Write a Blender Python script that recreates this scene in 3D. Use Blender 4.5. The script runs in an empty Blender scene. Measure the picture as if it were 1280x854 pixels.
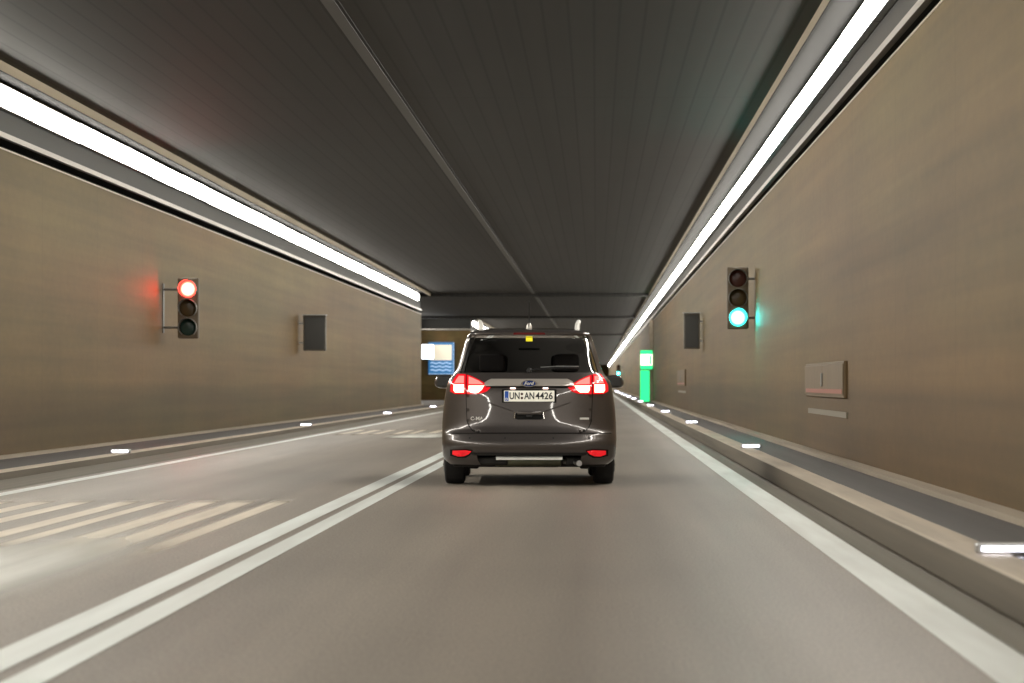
import bpy, bmesh, math, random
from mathutils import Vector, Matrix
random.seed(7)
PI = math.pi
sc = bpy.context.scene
COL = sc.collection

# ---------------------------------------------------------------- camera, world, exposure
H = 1.07                                   # camera height above the road
cam_d = bpy.data.cameras.new('camera')
cam = bpy.data.objects.new('camera', cam_d); COL.objects.link(cam)
sc.camera = cam
cam_d.sensor_width = 36.0
cam_d.lens = 112.5
cam_d.clip_start = 0.1; cam_d.clip_end = 3000
cam.location = (0, 0, H)
cam.rotation_euler = (PI/2 + math.atan(52/4000), 0, math.atan(105/4000))
cam_d.dof.use_dof = True
cam_d.dof.focus_distance = 34.2
cam_d.dof.aperture_fstop = 4.2

world = bpy.data.worlds.new('World'); sc.world = world
world.use_nodes = True
world.node_tree.nodes['Background'].inputs[0].default_value = (0.02, 0.02, 0.022, 1)
world.node_tree.nodes['Background'].inputs[1].default_value = 0.05
sc.view_settings.view_transform = 'Standard'
sc.view_settings.look = 'None'
sc.view_settings.gamma = 1
sc.view_settings.exposure = 0.78
LAMP = 24.5                                # radiance of the tunnel luminaires
sc.cycles.max_bounces = 8
sc.cycles.diffuse_bounces = 4
sc.cycles.use_denoising = True
sc.cycles.sample_clamp_indirect = 8

# ---------------------------------------------------------------- materials
def new_mat(name):
    m = bpy.data.materials.new(name); m.use_nodes = True
    nt = m.node_tree; nt.nodes.clear()
    out = nt.nodes.new('ShaderNodeOutputMaterial')
    return m, nt, out
def N(nt, t, **kw):
    n = nt.nodes.new(t)
    for k, v in kw.items(): setattr(n, k, v)
    return n
def principled(name, col, rough=.5, metal=0, coat=0, emit=None, es=0, bump=0, bscale=200, var=0, vscale=(1, 1, 1), spec=.5, rvar=0):
    m, nt, out = new_mat(name)
    p = N(nt, 'ShaderNodeBsdfPrincipled')
    p.inputs['Base Color'].default_value = (*col, 1)
    p.inputs['Roughness'].default_value = rough
    p.inputs['Metallic'].default_value = metal
    p.inputs['Coat Weight'].default_value = coat
    p.inputs['Coat Roughness'].default_value = .04
    p.inputs['Specular IOR Level'].default_value = spec
    if emit:
        p.inputs['Emission Color'].default_value = (*emit, 1)
        p.inputs['Emission Strength'].default_value = es
    tc = N(nt, 'ShaderNodeTexCoord')
    if var:
        mp = N(nt, 'ShaderNodeMapping'); mp.inputs['Scale'].default_value = vscale
        nz = N(nt, 'ShaderNodeTexNoise'); nz.inputs['Scale'].default_value = 1; nz.inputs['Detail'].default_value = 5
        nt.links.new(tc.outputs['Object'], mp.inputs['Vector']); nt.links.new(mp.outputs[0], nz.inputs['Vector'])
        mr = N(nt, 'ShaderNodeMapRange')
        mr.inputs['From Min'].default_value = .3; mr.inputs['From Max'].default_value = .7
        mr.inputs['To Min'].default_value = 1 - var; mr.inputs['To Max'].default_value = 1 + var
        nt.links.new(nz.outputs['Fac'], mr.inputs['Value'])
        mx = N(nt, 'ShaderNodeVectorMath', operation='SCALE'); mx.inputs[0].default_value = col
        nt.links.new(mr.outputs[0], mx.inputs['Scale']); nt.links.new(mx.outputs[0], p.inputs['Base Color'])
        if rvar:
            m2 = N(nt, 'ShaderNodeMapRange')
            m2.inputs['From Min'].default_value = .3; m2.inputs['From Max'].default_value = .7
            m2.inputs['To Min'].default_value = rough - rvar; m2.inputs['To Max'].default_value = rough + rvar
            nt.links.new(nz.outputs['Fac'], m2.inputs['Value']); nt.links.new(m2.outputs[0], p.inputs['Roughness'])
    if bump:
        nb = N(nt, 'ShaderNodeTexNoise'); nb.inputs['Scale'].default_value = bscale; nb.inputs['Detail'].default_value = 3
        nt.links.new(tc.outputs['Object'], nb.inputs['Vector'])
        b = N(nt, 'ShaderNodeBump'); b.inputs['Strength'].default_value = bump; b.inputs['Distance'].default_value = .01
        nt.links.new(nb.outputs['Fac'], b.inputs['Height']); nt.links.new(b.outputs[0], p.inputs['Normal'])
    nt.links.new(p.outputs[0], out.inputs[0])
    return m
def emission(name, col, s):
    m, nt, out = new_mat(name)
    e = N(nt, 'ShaderNodeEmission'); e.inputs[0].default_value = (*col, 1); e.inputs[1].default_value = s
    nt.links.new(e.outputs[0], out.inputs[0]); return m

def layered_noise(nt, tc, p, layers, base):
    """multiply the base colour by several stretched noises (scale vector, amount)"""
    last = None
    for sv, amt in layers:
        mp = N(nt, 'ShaderNodeMapping'); mp.inputs['Scale'].default_value = sv
        nz = N(nt, 'ShaderNodeTexNoise'); nz.inputs['Scale'].default_value = 1; nz.inputs['Detail'].default_value = 4
        nt.links.new(tc.outputs['Object'], mp.inputs['Vector']); nt.links.new(mp.outputs[0], nz.inputs['Vector'])
        mr = N(nt, 'ShaderNodeMapRange')
        mr.inputs['From Min'].default_value = .28; mr.inputs['From Max'].default_value = .72
        mr.inputs['To Min'].default_value = 1 - amt; mr.inputs['To Max'].default_value = 1 + amt
        nt.links.new(nz.outputs['Fac'], mr.inputs['Value'])
        if last is None: last = mr.outputs[0]
        else:
            mu = N(nt, 'ShaderNodeMath', operation='MULTIPLY')
            nt.links.new(last, mu.inputs[0]); nt.links.new(mr.outputs[0], mu.inputs[1]); last = mu.outputs[0]
    return last
def lines(nt, tc, axis, period, offset, width, depth):
    """1 away from a joint, 1-depth inside thin joints repeated along an axis"""
    sp = N(nt, 'ShaderNodeSeparateXYZ'); nt.links.new(tc.outputs['Object'], sp.inputs[0])
    a = N(nt, 'ShaderNodeMath', operation='ADD'); a.inputs[1].default_value = offset
    nt.links.new(sp.outputs[axis], a.inputs[0])
    pp = N(nt, 'ShaderNodeMath', operation='PINGPONG'); pp.inputs[1].default_value = period/2
    nt.links.new(a.outputs[0], pp.inputs[0])
    mr = N(nt, 'ShaderNodeMapRange'); mr.inputs['From Min'].default_value = width*.3; mr.inputs['From Max'].default_value = width
    mr.inputs['To Min'].default_value = 1 - depth; mr.inputs['To Max'].default_value = 1
    nt.links.new(pp.outputs[0], mr.inputs['Value'])
    return mr.outputs[0]
def mul(nt, a, b):
    m = N(nt, 'ShaderNodeMath', operation='MULTIPLY'); nt.links.new(a, m.inputs[0]); nt.links.new(b, m.inputs[1]); return m.outputs[0]
def finish(nt, out, p, fac, col):
    mx = N(nt, 'ShaderNodeVectorMath', operation='SCALE'); mx.inputs[0].default_value = col
    nt.links.new(fac, mx.inputs['Scale']); nt.links.new(mx.outputs[0], p.inputs['Base Color'])
    nt.links.new(p.outputs[0], out.inputs[0])

def mat_wall():
    m, nt, out = new_mat('tunnel_wall_panels')
    p = N(nt, 'ShaderNodeBsdfPrincipled'); p.inputs['Roughness'].default_value = .6
    p.inputs['Specular IOR Level'].default_value = .25
    tc = N(nt, 'ShaderNodeTexCoord')
    f = layered_noise(nt, tc, p, [((1, .02, .75), .30), ((1, .06, 5), .13), ((1, .30, .35), .09), ((1, 3, 9), .05)], None)
    f = mul(nt, f, lines(nt, tc, 'Y', 5.0, 0, .03, .12))
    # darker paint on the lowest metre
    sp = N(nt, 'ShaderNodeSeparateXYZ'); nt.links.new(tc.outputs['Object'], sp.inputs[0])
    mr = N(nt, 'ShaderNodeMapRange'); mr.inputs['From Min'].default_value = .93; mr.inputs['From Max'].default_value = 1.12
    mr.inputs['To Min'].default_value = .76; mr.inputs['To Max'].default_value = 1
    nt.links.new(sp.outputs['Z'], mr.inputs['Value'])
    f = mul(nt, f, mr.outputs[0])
    # olive and brown patches of ageing paint
    mp = N(nt, 'ShaderNodeMapping'); mp.inputs['Scale'].default_value = (1, .045, .55); mp.inputs['Location'].default_value = (3, 7, 2)
    nz = N(nt, 'ShaderNodeTexNoise'); nz.inputs['Scale'].default_value = 1; nz.inputs['Detail'].default_value = 3
    nt.links.new(tc.outputs['Object'], mp.inputs['Vector']); nt.links.new(mp.outputs[0], nz.inputs['Vector'])
    mr2 = N(nt, 'ShaderNodeMapRange'); mr2.inputs['From Min'].default_value = .38; mr2.inputs['From Max'].default_value = .62
    nt.links.new(nz.outputs['Fac'], mr2.inputs['Value'])
    mc = N(nt, 'ShaderNodeMix', data_type='RGBA'); mc.inputs['A'].default_value = (.198, .122, .047, 1); mc.inputs['B'].default_value = (.184, .134, .051, 1)
    nt.links.new(mr2.outputs[0], mc.inputs['Factor'])
    mx = N(nt, 'ShaderNodeVectorMath', operation='SCALE')
    nt.links.new(mc.outputs['Result'], mx.inputs[0]); nt.links.new(f, mx.inputs['Scale']); nt.links.new(mx.outputs[0], p.inputs['Base Color'])
    nt.links.new(p.outputs[0], out.inputs[0]); return m
def mat_ceiling():
    m, nt, out = new_mat('ceiling_boards')
    p = N(nt, 'ShaderNodeBsdfPrincipled'); p.inputs['Roughness'].default_value = .6; p.inputs['Specular IOR Level'].default_value = .22
    tc = N(nt, 'ShaderNodeTexCoord')
    f = layered_noise(nt, tc, p, [((.35, .02, 1), .18), ((3.5, .03, 1), .28), ((1.5, .3, 1), .1)], None)
    f = mul(nt, f, lines(nt, tc, 'X', .28, 0.02, .024, .85))
    f = mul(nt, f, lines(nt, tc, 'Y', 12.0, 3, .10, .35))
    finish(nt, out, p, f, (.020, .0188, .0182)); return m
def mat_road():
    m, nt, out = new_mat('asphalt')
    p = N(nt, 'ShaderNodeBsdfPrincipled')
    p.inputs['Specular IOR Level'].default_value = .5
    tc = N(nt, 'ShaderNodeTexCoord')
    f = layered_noise(nt, tc, p, [((.9, .012, 1), .2), ((3, .06, 1), .10), ((.25, .12, 1), .14), ((70, 16, 1), .28)], None)
    nz = N(nt, 'ShaderNodeTexNoise'); nz.inputs['Scale'].default_value = 1
    mp = N(nt, 'ShaderNodeMapping'); mp.inputs['Scale'].default_value = (.8, .03, 1)
    nt.links.new(tc.outputs['Object'], mp.inputs['Vector']); nt.links.new(mp.outputs[0], nz.inputs['Vector'])
    mr = N(nt, 'ShaderNodeMapRange'); mr.inputs['To Min'].default_value = .34; mr.inputs['To Max'].default_value = .56
    nt.links.new(nz.outputs['Fac'], mr.inputs['Value']); nt.links.new(mr.outputs[0], p.inputs['Roughness'])
    nb = N(nt, 'ShaderNodeTexNoise'); nb.inputs['Scale'].default_value = 90; nb.inputs['Detail'].default_value = 3
    nt.links.new(tc.outputs['Object'], nb.inputs['Vector'])
    b = N(nt, 'ShaderNodeBump'); b.inputs['Strength'].default_value = .35; b.inputs['Distance'].default_value = .01
    nt.links.new(nb.outputs['Fac'], b.inputs['Height']); nt.links.new(b.outputs[0], p.inputs['Normal'])
    finish(nt, out, p, f, (.255, .222, .184)); return m
def mat_paint(name, worn, col=(.86, .91, .88)):
    """road paint; worn = how much of it the tyres have rubbed away (long streaks along the road)"""
    m, nt, out = new_mat(name)
    p = N(nt, 'ShaderNodeBsdfPrincipled'); p.inputs['Roughness'].default_value = .45
    p.inputs['Base Color'].default_value = (*col, 1)
    tc = N(nt, 'ShaderNodeTexCoord')
    mp = N(nt, 'ShaderNodeMapping'); mp.inputs['Scale'].default_value = (4, .22, 1)
    nz = N(nt, 'ShaderNodeTexNoise'); nz.inputs['Scale'].default_value = 1; nz.inputs['Detail'].default_value = 3
    nt.links.new(tc.outputs['Object'], mp.inputs['Vector']); nt.links.new(mp.outputs[0], nz.inputs['Vector'])
    mr = N(nt, 'ShaderNodeMapRange'); mr.inputs['From Min'].default_value = .35; mr.inputs['From Max'].default_value = .65
    mr.inputs['To Min'].default_value = 1; mr.inputs['To Max'].default_value = 1 - worn
    nt.links.new(nz.outputs['Fac'], mr.inputs['Value'])
    mx = N(nt, 'ShaderNodeMix', data_type='RGBA')
    mx.inputs['A'].default_value = (.255, .222, .184, 1); mx.inputs['B'].default_value = (*col, 1)
    nt.links.new(mr.outputs[0], mx.inputs['Factor']); nt.links.new(mx.outputs['Result'], p.inputs['Base Color'])
    nt.links.new(p.outputs[0], out.inputs[0]); return m
def mat_glass(name, tint, refl=.12):
    m, nt, out = new_mat(name)
    t = N(nt, 'ShaderNodeBsdfTransparent'); t.inputs[0].default_value = (*tint, 1)
    g = N(nt, 'ShaderNodeBsdfGlossy'); g.inputs['Roughness'].default_value = .03
    lw = N(nt, 'ShaderNodeFresnel'); lw.inputs[0].default_value = 1.45
    mx = N(nt, 'ShaderNodeMixShader')
    nt.links.new(lw.outputs[0], mx.inputs[0]); nt.links.new(t.outputs[0], mx.inputs[1]); nt.links.new(g.outputs[0], mx.inputs[2])
    nt.links.new(mx.outputs[0], out.inputs[0]); return m
def mat_lens(name, col, core, rim):
    """signal optic: LEDs bright in the middle, dimmer towards the rim; object space, radius 1 = rim"""
    m, nt, out = new_mat(name)
    tc = N(nt, 'ShaderNodeTexCoord')
    ln = N(nt, 'ShaderNodeVectorMath', operation='LENGTH'); nt.links.new(tc.outputs['Object'], ln.inputs[0])
    mr = N(nt, 'ShaderNodeMapRange'); mr.interpolation_type = 'SMOOTHSTEP'
    mr.inputs['From Min'].default_value = .085; mr.inputs['From Max'].default_value = .135
    mr.inputs['To Min'].default_value = core; mr.inputs['To Max'].default_value = rim
    nt.links.new(ln.outputs['Value'], mr.inputs['Value'])
    e = N(nt, 'ShaderNodeEmission'); e.inputs[0].default_value = (*col, 1)
    nt.links.new(mr.outputs[0], e.inputs[1]); nt.links.new(e.outputs[0], out.inputs[0]); return m

M = dict(
    wall=mat_wall(), ceiling=mat_ceiling(), road=mat_road(),
    line=mat_paint('white_line_paint', .28), worn=mat_paint('worn_marking_paint', .6, (.50, .48, .43)),
    bars=mat_paint('worn_bar_paint', .62, (.50, .45, .37)),
    concrete=principled('pale_concrete', (.48, .41, .32), .75, var=.16, vscale=(4, .15, 4), bump=.2, bscale=60),
    kerb=principled('kerb_stone', (.62, .54, .44), .7, var=.15, vscale=(6, .3, 6), bump=.25, bscale=80),
    kerb_face=principled('kerb_face_dark', (.185, .160, .125), .8, var=.2, vscale=(4, .1, 6)),
    walk=principled('walkway_asphalt', (.085, .077, .076), .6, var=.18, vscale=(5, .08, 1), bump=.2, bscale=90),
    verge=principled('verge_asphalt', (.17, .15, .115), .65, var=.18, vscale=(7, .06, 1), bump=.2, bscale=90),
    upper=principled('dark_upper_wall', (.020, .021, .020), .6, var=.15, vscale=(1, .05, 6)),
    soffit=principled('shade_black_soffit', (.002, .002, .002), .9, spec=.04),  # shade put into the colour, so the close lamps leave it dark
    black=principled('recess_black', (.012, .012, .012), .8),
    lip=principled('tan_edge_beam', (.40, .33, .22), .6, var=.15, vscale=(3, .08, 3)),
    trim=principled('panel_trim', (.62, .55, .45), .4),
    tray=principled('cable_tray_metal', (.52, .49, .45), .35, metal=.6, var=.12, vscale=(3, .1, 3)),
    housing=principled('luminaire_housing', (.07, .07, .068), .5, metal=.2),
    lamp=emission('luminaire_diffuser', (1.0, .955, .86), LAMP),
    led=emission('marker_led', (.86, .86, 1.0), 8),
    dark_plastic=principled('signal_housing', (.135, .102, .066), .55, bump=.05),
    visor=principled('visor_inside', (.22, .21, .19), .5),
    sign_grey=principled('unlit_sign_face', (.055, .056, .055), .4),
    sign_box=principled('grey_sign_box', (.13, .12, .10), .45, metal=.4, var=.1, vscale=(5, 5, 5)),
    steel=principled('galvanised_steel', (.45, .45, .44), .4, metal=.8, var=.1, vscale=(8, 8, 8)),
    cabinet=principled('cabinet_grey', (.190, .128, .062), .55, var=.08, vscale=(2, 2, 2)),
    red_strip=principled('red_reflective', (.40, .10, .055), .4),
    white_strip=principled('white_reflective', (.28, .25, .19), .4),
    # signals
    red_lit=mat_lens('lit_red_lens', (1, .045, .03), 45, 4),
    green_lit=mat_lens('lit_green_lens', (.035, 1, .86), 45, 3),
    red_off=principled('unlit_red_lens', (.07, .022, .016), .25),
    amber_off=principled('unlit_amber_lens', (.08, .05, .02), .25),
    green_off=principled('unlit_green_lens', (.02, .05, .042), .25),
    # signs
    sign_blue=principled('sign_blue', (.03, .15, .34), .4, emit=(.035, .20, .48), es=.38),
    sign_pale=principled('sign_cream', (.7, .66, .55), .4, emit=(.9, .80, .62), es=.48),
    sign_wave=principled('sign_pale_blue', (.5, .62, .8), .4, emit=(.45, .66, .9), es=.55),
    box_white=emission('lit_white_box', (.92, .96, 1.0), 3.2),
    exit_green=emission('exit_green_light', (.03, .80, .22), 1.15),
    exit_white=emission('exit_white_light', (.80, 1.0, .52), 2.0),
    # car
    paint=principled('brown_grey_car_paint', (.112, .100, .097), .32, metal=.6, coat=1.0, var=.03, vscale=(30, 30, 30)),
    seam=principled('panel_gap', (.004, .004, .004), .9),
    inner=principled('cabin_trim', (.075, .068, .062), .8),
    seat=principled('seat_cloth', (.030, .026, .026), .9),
    tyre=principled('tyre_rubber', (.018, .018, .019), .75, bump=.3, bscale=60),
    rim=principled('alloy_rim', (.5, .5, .5), .3, metal=.9),
    chrome=principled('chrome', (.75, .74, .72), .12, metal=1),
    pale_metal=principled('pale_badge_metal', (.85, .84, .80), .4, metal=.0),
    skid=principled('pale_skid_plate', (.86, .86, .82), .3, metal=.15),
    glass=mat_glass('tinted_glass', (.84, .84, .84)),
    screen=mat_glass('windscreen_glass', (.92, .93, .92)),
    plastic=principled('black_trim', (.016, .016, .017), .45),
    under=principled('underbody', (.03, .03, .03), .6, metal=.3, var=.3, vscale=(9, 9, 9)),
    muffler=principled('muffler_metal', (.16, .17, .12), .38, metal=.8, var=.2, vscale=(9, 9, 9)),
    lens=principled('red_lamp_lens', (.42, .006, .012), .12, coat=1, emit=(1, .01, .02), es=.42),
    clear=principled('clear_lamp_lens', (.62, .20, .18), .12, coat=1, emit=(1, .34, .30), es=.42),
    lit=emission('lit_tail_lamp', (1.0, .27, .16), 6.0),
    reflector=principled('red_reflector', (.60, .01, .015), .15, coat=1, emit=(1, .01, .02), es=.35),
    high=principled('high_brake_lens', (.16, .008, .012), .2, coat=1),
    plate=principled('plate_white_glow', (.78, .76, .66), .35, emit=(1, .95, .8), es=.22),  # own glow stands in for light from the plate lamps
    eu=principled('plate_blue', (.02, .11, .55), .4),
    ink=principled('plate_ink', (.012, .012, .012), .5),
    plate_lamp=emission('plate_lamp_light', (1, .72, .60), 2.2),
    badge_blue=principled('badge_blue', (.01, .04, .22), .2, coat=1),
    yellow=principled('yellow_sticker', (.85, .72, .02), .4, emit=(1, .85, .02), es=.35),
)

# ---------------------------------------------------------------- geometry helpers
def link(name, bm, mat, parent=None, smooth=False, weld=False):
    me = bpy.data.meshes.new(name)
    if weld: bmesh.ops.remove_doubles(bm, verts=bm.verts, dist=1e-5)
    bmesh.ops.recalc_face_normals(bm, faces=bm.faces)
    bm.to_mesh(me); bm.free()
    for m in (mat if isinstance(mat, (list, tuple)) else [mat]): me.materials.append(M[m] if isinstance(m, str) else m)
    if smooth:
        me.polygons.foreach_set('use_smooth', [True]*len(me.polygons))
        try: me.set_sharp_from_angle(angle=math.radians(38))
        except Exception: pass
    o = bpy.data.objects.new(name, me); COL.objects.link(o)
    if parent: o.parent = parent
    return o
def empty(name, loc=(0, 0, 0), rz=0):
    o = bpy.data.objects.new(name, None); COL.objects.link(o)
    o.location = loc; o.rotation_euler = (0, 0, rz); o.empty_display_size = .2
    return o
def tag(o, label=None, cat=None, group=None, kind=None):
    if label: o['label'] = label
    if cat: o['category'] = cat
    if group: o['group'] = group
    if kind: o['kind'] = kind
    return o
def box(bm, x0, x1, y0, y1, z0, z1, bev=0, mi=0):
    r = bmesh.ops.create_cube(bm, size=1)
    vs = r['verts']
    for v in vs:
        v.co = Vector(((x0+x1)/2 + v.co.x*(x1-x0), (y0+y1)/2 + v.co.y*(y1-y0), (z0+z1)/2 + v.co.z*(z1-z0)))
    fs = {f for v in vs for f in v.link_faces}
    for f in fs: f.material_index = mi
    if bev:
        es = list({e for v in vs for e in v.link_edges})
        bmesh.ops.bevel(bm, geom=es, offset=bev, segments=2, affect='EDGES', profile=.5)
    return bm
def quad(bm, pts, mi=0):
    f = bm.faces.new([bm.verts.new(p) for p in pts]); f.material_index = mi; return f
def tube(bm, pts, r, seg=8, caps=True, r2=None):
    rings = []
    n = len(pts); pts = [Vector(p) for p in pts]
    for i, p in enumerate(pts):
        d = (pts[min(i+1, n-1)] - pts[max(i-1, 0)]).normalized()
        a = d.orthogonal().normalized() if abs(d.z) > .99 else d.cross(Vector((0, 0, 1))).normalized()
        b = d.cross(a).normalized()
        rr = r if r2 is None else r + (r2-r)*i/(n-1)
        rings.append([bm.verts.new(p + a*math.cos(2*PI*k/seg)*rr + b*math.sin(2*PI*k/seg)*rr) for k in range(seg)])
    for i in range(n-1):
        for k in range(seg):
            bm.faces.new((rings[i][k], rings[i][(k+1) % seg], rings[i+1][(k+1) % seg], rings[i+1][k]))
    if caps: bm.faces.new(rings[0]); bm.faces.new(rings[-1])
    return bm
def lathe(bm, prof, axis, c, seg=32):
    """prof: list of (a, r) along the axis"""
    rings = []
    for a, r in prof:
        ring = []
        for k in range(seg):
            t = 2*PI*k/seg; u, v = r*math.cos(t), r*math.sin(t)
            p = {'X': (a, u, v), 'Y': (u, a, v), 'Z': (u, v, a)}[axis]
            ring.append(bm.verts.new((c[0]+p[0], c[1]+p[1], c[2]+p[2])))
        rings.append(ring)
    for i in range(len(rings)-1):
        for k in range(seg):
            bm.faces.new((rings[i][k], rings[i][(k+1) % seg], rings[i+1][(k+1) % seg], rings[i+1][k]))
    bm.faces.new(rings[0]); bm.faces.new(rings[-1])
    return bm
def copy_tree(o, parent=None):
    c = o.copy(); COL.objects.link(c)
    if parent: c.parent = parent
    for ch in list(o.children): copy_tree(ch, c)
    return c
def text(name, s, size, mat, parent, loc, width=None, shear=0, ext=.002):
    """lettering standing in the XZ plane, facing -Y, centred on loc"""
    cu = bpy.data.curves.new(name, 'FONT'); cu.body = s; cu.size = size; cu.extrude = ext
    cu.offset = size*.018; cu.align_x = 'CENTER'; cu.align_y = 'CENTER'; cu.shear = shear
    tmp = bpy.data.objects.new(name, cu); COL.objects.link(tmp)
    dg = bpy.context.evaluated_depsgraph_get(); dg.update()
    me = bpy.data.meshes.new_from_object(tmp.evaluated_get(dg))
    bpy.data.objects.remove(tmp); bpy.data.curves.remove(cu)
    xs = [v.co.x for v in me.vertices]; w = max(xs)-min(xs); cx = (max(xs)+min(xs))/2
    k = (width/w) if width else 1
    for v in me.vertices:
        x, y, z = v.co; v.co = ((x-cx)*k, -z, y)
    me.materials.clear(); me.materials.append(M[mat])
    o = bpy.data.objects.new(name, me); COL.objects.link(o); o.parent = parent; o.location = loc
    return o

# ---------------------------------------------------------------- the tunnel
Y0, Y1 = -70, 720
XR, XL = 2.80, -7.82
BAY0, BAY1, XB = 143.0, 200.0, -11.3       # lay-by on the left
ZC = 5.09
KR, KL = .19, .09                          # walkway heights
XKR, XKL = 1.90, -6.55                     # kerb faces

b = bmesh.new()
quad(b, [(-40, Y0-5, 0), (40, Y0-5, 0), (40, Y1+5, 0), (-40, Y1+5, 0)])
tag(link('road', b, 'road'), kind='structure')
b = bmesh.new()
quad(b, [(1.68, Y0, .004), (XKR, Y0, .004), (XKR, Y1, .004), (1.68, Y1, .004)])
quad(b, [(XKL, Y0, .004), (-5.9, Y0, .004), (-5.9, Y1, .004), (XKL, Y1, .004)])
tag(link('road_verge', b, 'verge'), kind='structure')

def kerb(name, x0, x1, z, ya, yb, face_left):
    """stone kerb in long lengths with fine joints"""
    b = bmesh.new(); y = ya
    while y < yb:
        e = min(y+2.0, yb)
        jz = random.uniform(-.002, .002)
        box(b, x0, x1, y+.006, e-.006, 0, z+jz, .012)
        y = e
    return tag(link(name, b, 'kerb'), kind='structure')
kerb('kerb', XKR, XKR+.24, KR, 0, 260, True)
b = bmesh.new(); box(b, XKR, XKR+.24, 260, Y1, 0, KR)
box(b, XKR, XKR+.24, Y0, 0, 0, KR)
tag(link('kerb', b, 'kerb'), kind='structure')
kerb('kerb', XKL-.22, XKL, KL, 30, BAY0, False)
b = bmesh.new(); box(b, XKL-.22, XKL, Y0, 30, 0, KL); box(b, XKL-.22, XKL, BAY1, Y1, 0, KL)
tag(link('kerb', b, 'kerb'), kind='structure')
# thin darker sheet over the kerb faces
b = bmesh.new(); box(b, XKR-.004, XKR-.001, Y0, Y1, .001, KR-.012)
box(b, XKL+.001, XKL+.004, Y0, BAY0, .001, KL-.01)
tag(link('kerb_face_sheet', b, 'kerb_face'), kind='structure')
b = bmesh.new()
box(b, XKR+.24, XR+.2, Y0, Y1, -.05, KR-.012)
box(b, XL-.2, XKL-.22, Y0, BAY0, -.05, KL-.01); box(b, XL-.2, XKL-.22, BAY1, Y1, -.05, KL-.01)
tag(link('walkway', b, 'walk'), kind='structure')
b = bmesh.new()
box(b, 2.64, XR, Y0, Y1, KR-.01, KR+.035); box(b, XL, XL+.12, Y0, BAY0, KL-.01, KL+.03)
tag(link('walkway_gutter', b, 'concrete'), kind='structure')

# painted lines
def strip(name, x0, x1, ya, yb, mat='line', z=.004):
    b = bmesh.new(); n = max(1, int((yb-ya)/8))
    for i in range(n):
        a, c = ya+(yb-ya)*i/n, ya+(yb-ya)*(i+1)/n
        quad(b, [(x0, a, z), (x1, a, z), (x1, c, z), (x0, c, z)])
    return tag(link(name, b, mat, weld=True), kind='structure')
strip('lane_line', 1.43, 1.67, Y0, Y1)
strip('lane_line', -2.385, -2.20, Y0, Y1)
strip('lane_line', -2.12, -1.965, Y0, Y1)
strip('lane_line', -5.78, -5.62, Y0, Y1)
# worn longitudinal bars and a worn patch painted in the left lane
def worn_sheet(name, fn, x0, x1, y0, y1, nx, ny, mat, z):
    """painted area on a fine grid; fn(u, v) gives how much paint is left, u across, v along"""
    b = bmesh.new(); lay = b.loops.layers.float_color.new('paint')
    V = [[b.verts.new((x0+(x1-x0)*i/nx, y0+(y1-y0)*j/ny, z)) for i in range(nx+1)] for j in range(ny+1)]
    for j in range(ny):
        for i in range(nx):
            f = b.faces.new((V[j][i], V[j][i+1], V[j+1][i+1], V[j+1][i]))
            for l, (a, c) in zip(f.loops, ((i, j), (i+1, j), (i+1, j+1), (i, j+1))):
                w = max(0, min(1, fn(a/nx, c/ny))); l[lay] = (w, w, w, 1)
    return tag(link(name, b, mat), kind='structure')
def mat_left(name, col):
    m, nt, out = new_mat(name)
    p = N(nt, 'ShaderNodeBsdfPrincipled'); p.inputs['Roughness'].default_value = .5; p.inputs['Base Color'].default_value = (*col, 1)
    at = N(nt, 'ShaderNodeAttribute', attribute_name='paint')
    tc = N(nt, 'ShaderNodeTexCoord'); mp = N(nt, 'ShaderNodeMapping'); mp.inputs['Scale'].default_value = (5, .25, 1)
    nz = N(nt, 'ShaderNodeTexNoise'); nz.inputs['Scale'].default_value = 1; nz.inputs['Detail'].default_value = 5
    nt.links.new(tc.outputs['Object'], mp.inputs['Vector']); nt.links.new(mp.outputs[0], nz.inputs['Vector'])
    mr = N(nt, 'ShaderNodeMapRange'); mr.inputs['From Min'].default_value = .3; mr.inputs['From Max'].default_value = .7; mr.inputs['To Min'].default_value = .72; mr.inputs['To Max'].default_value = 1
    nt.links.new(nz.outputs['Fac'], mr.inputs['Value'])
    f = mul(nt, at.outputs['Fac'], mr.outputs[0])
    t = N(nt, 'ShaderNodeBsdfTransparent'); mx = N(nt, 'ShaderNodeMixShader')
    nt.links.new(f, mx.inputs[0]); nt.links.new(t.outputs[0], mx.inputs[1]); nt.links.new(p.outputs[0], mx.inputs[2])
    nt.links.new(mx.outputs[0], out.inputs[0]); return m
M['bars'] = mat_left('worn_bar_paint', (.82, .73, .60)); M['worn'] = mat_left('worn_patch_paint', (.88, .88, .82))
def ss(a, b, v):
    t = max(0, min(1, (v-a)/(b-a))); return t*t*(3-2*t)
def marking(y0, k=1.0):
    for x, w in ((-5.33, .18), (-4.97, .20), (-4.62, .19), (-4.20, .19), (-3.90, .14), (-3.50, .22), (-3.17, .22), (-2.84, .16)):
        worn_sheet('painted_bar', lambda u, v: ss(0, .2, u)*ss(0, .2, 1-u)*ss(0, .35, v)*ss(0, .12, 1-v), x-w/2-.02, x+w/2+.02, y0-1, y0+9.6*k, 8, 20, 'bars', .003)
    worn_sheet('painted_patch', lambda u, v: ss(0, .25, v)*ss(0, .75, 1-v)*ss(0, .45, 1-u-.10*(1-v))*ss(-.2, .2, u-.45*max(0, v-.35)), -4.1, -2.62, y0-6.2*k, y0+5.5*k, 24, 30, 'worn', .006)
marking(19.8)
marking(66.0, .8)

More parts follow.
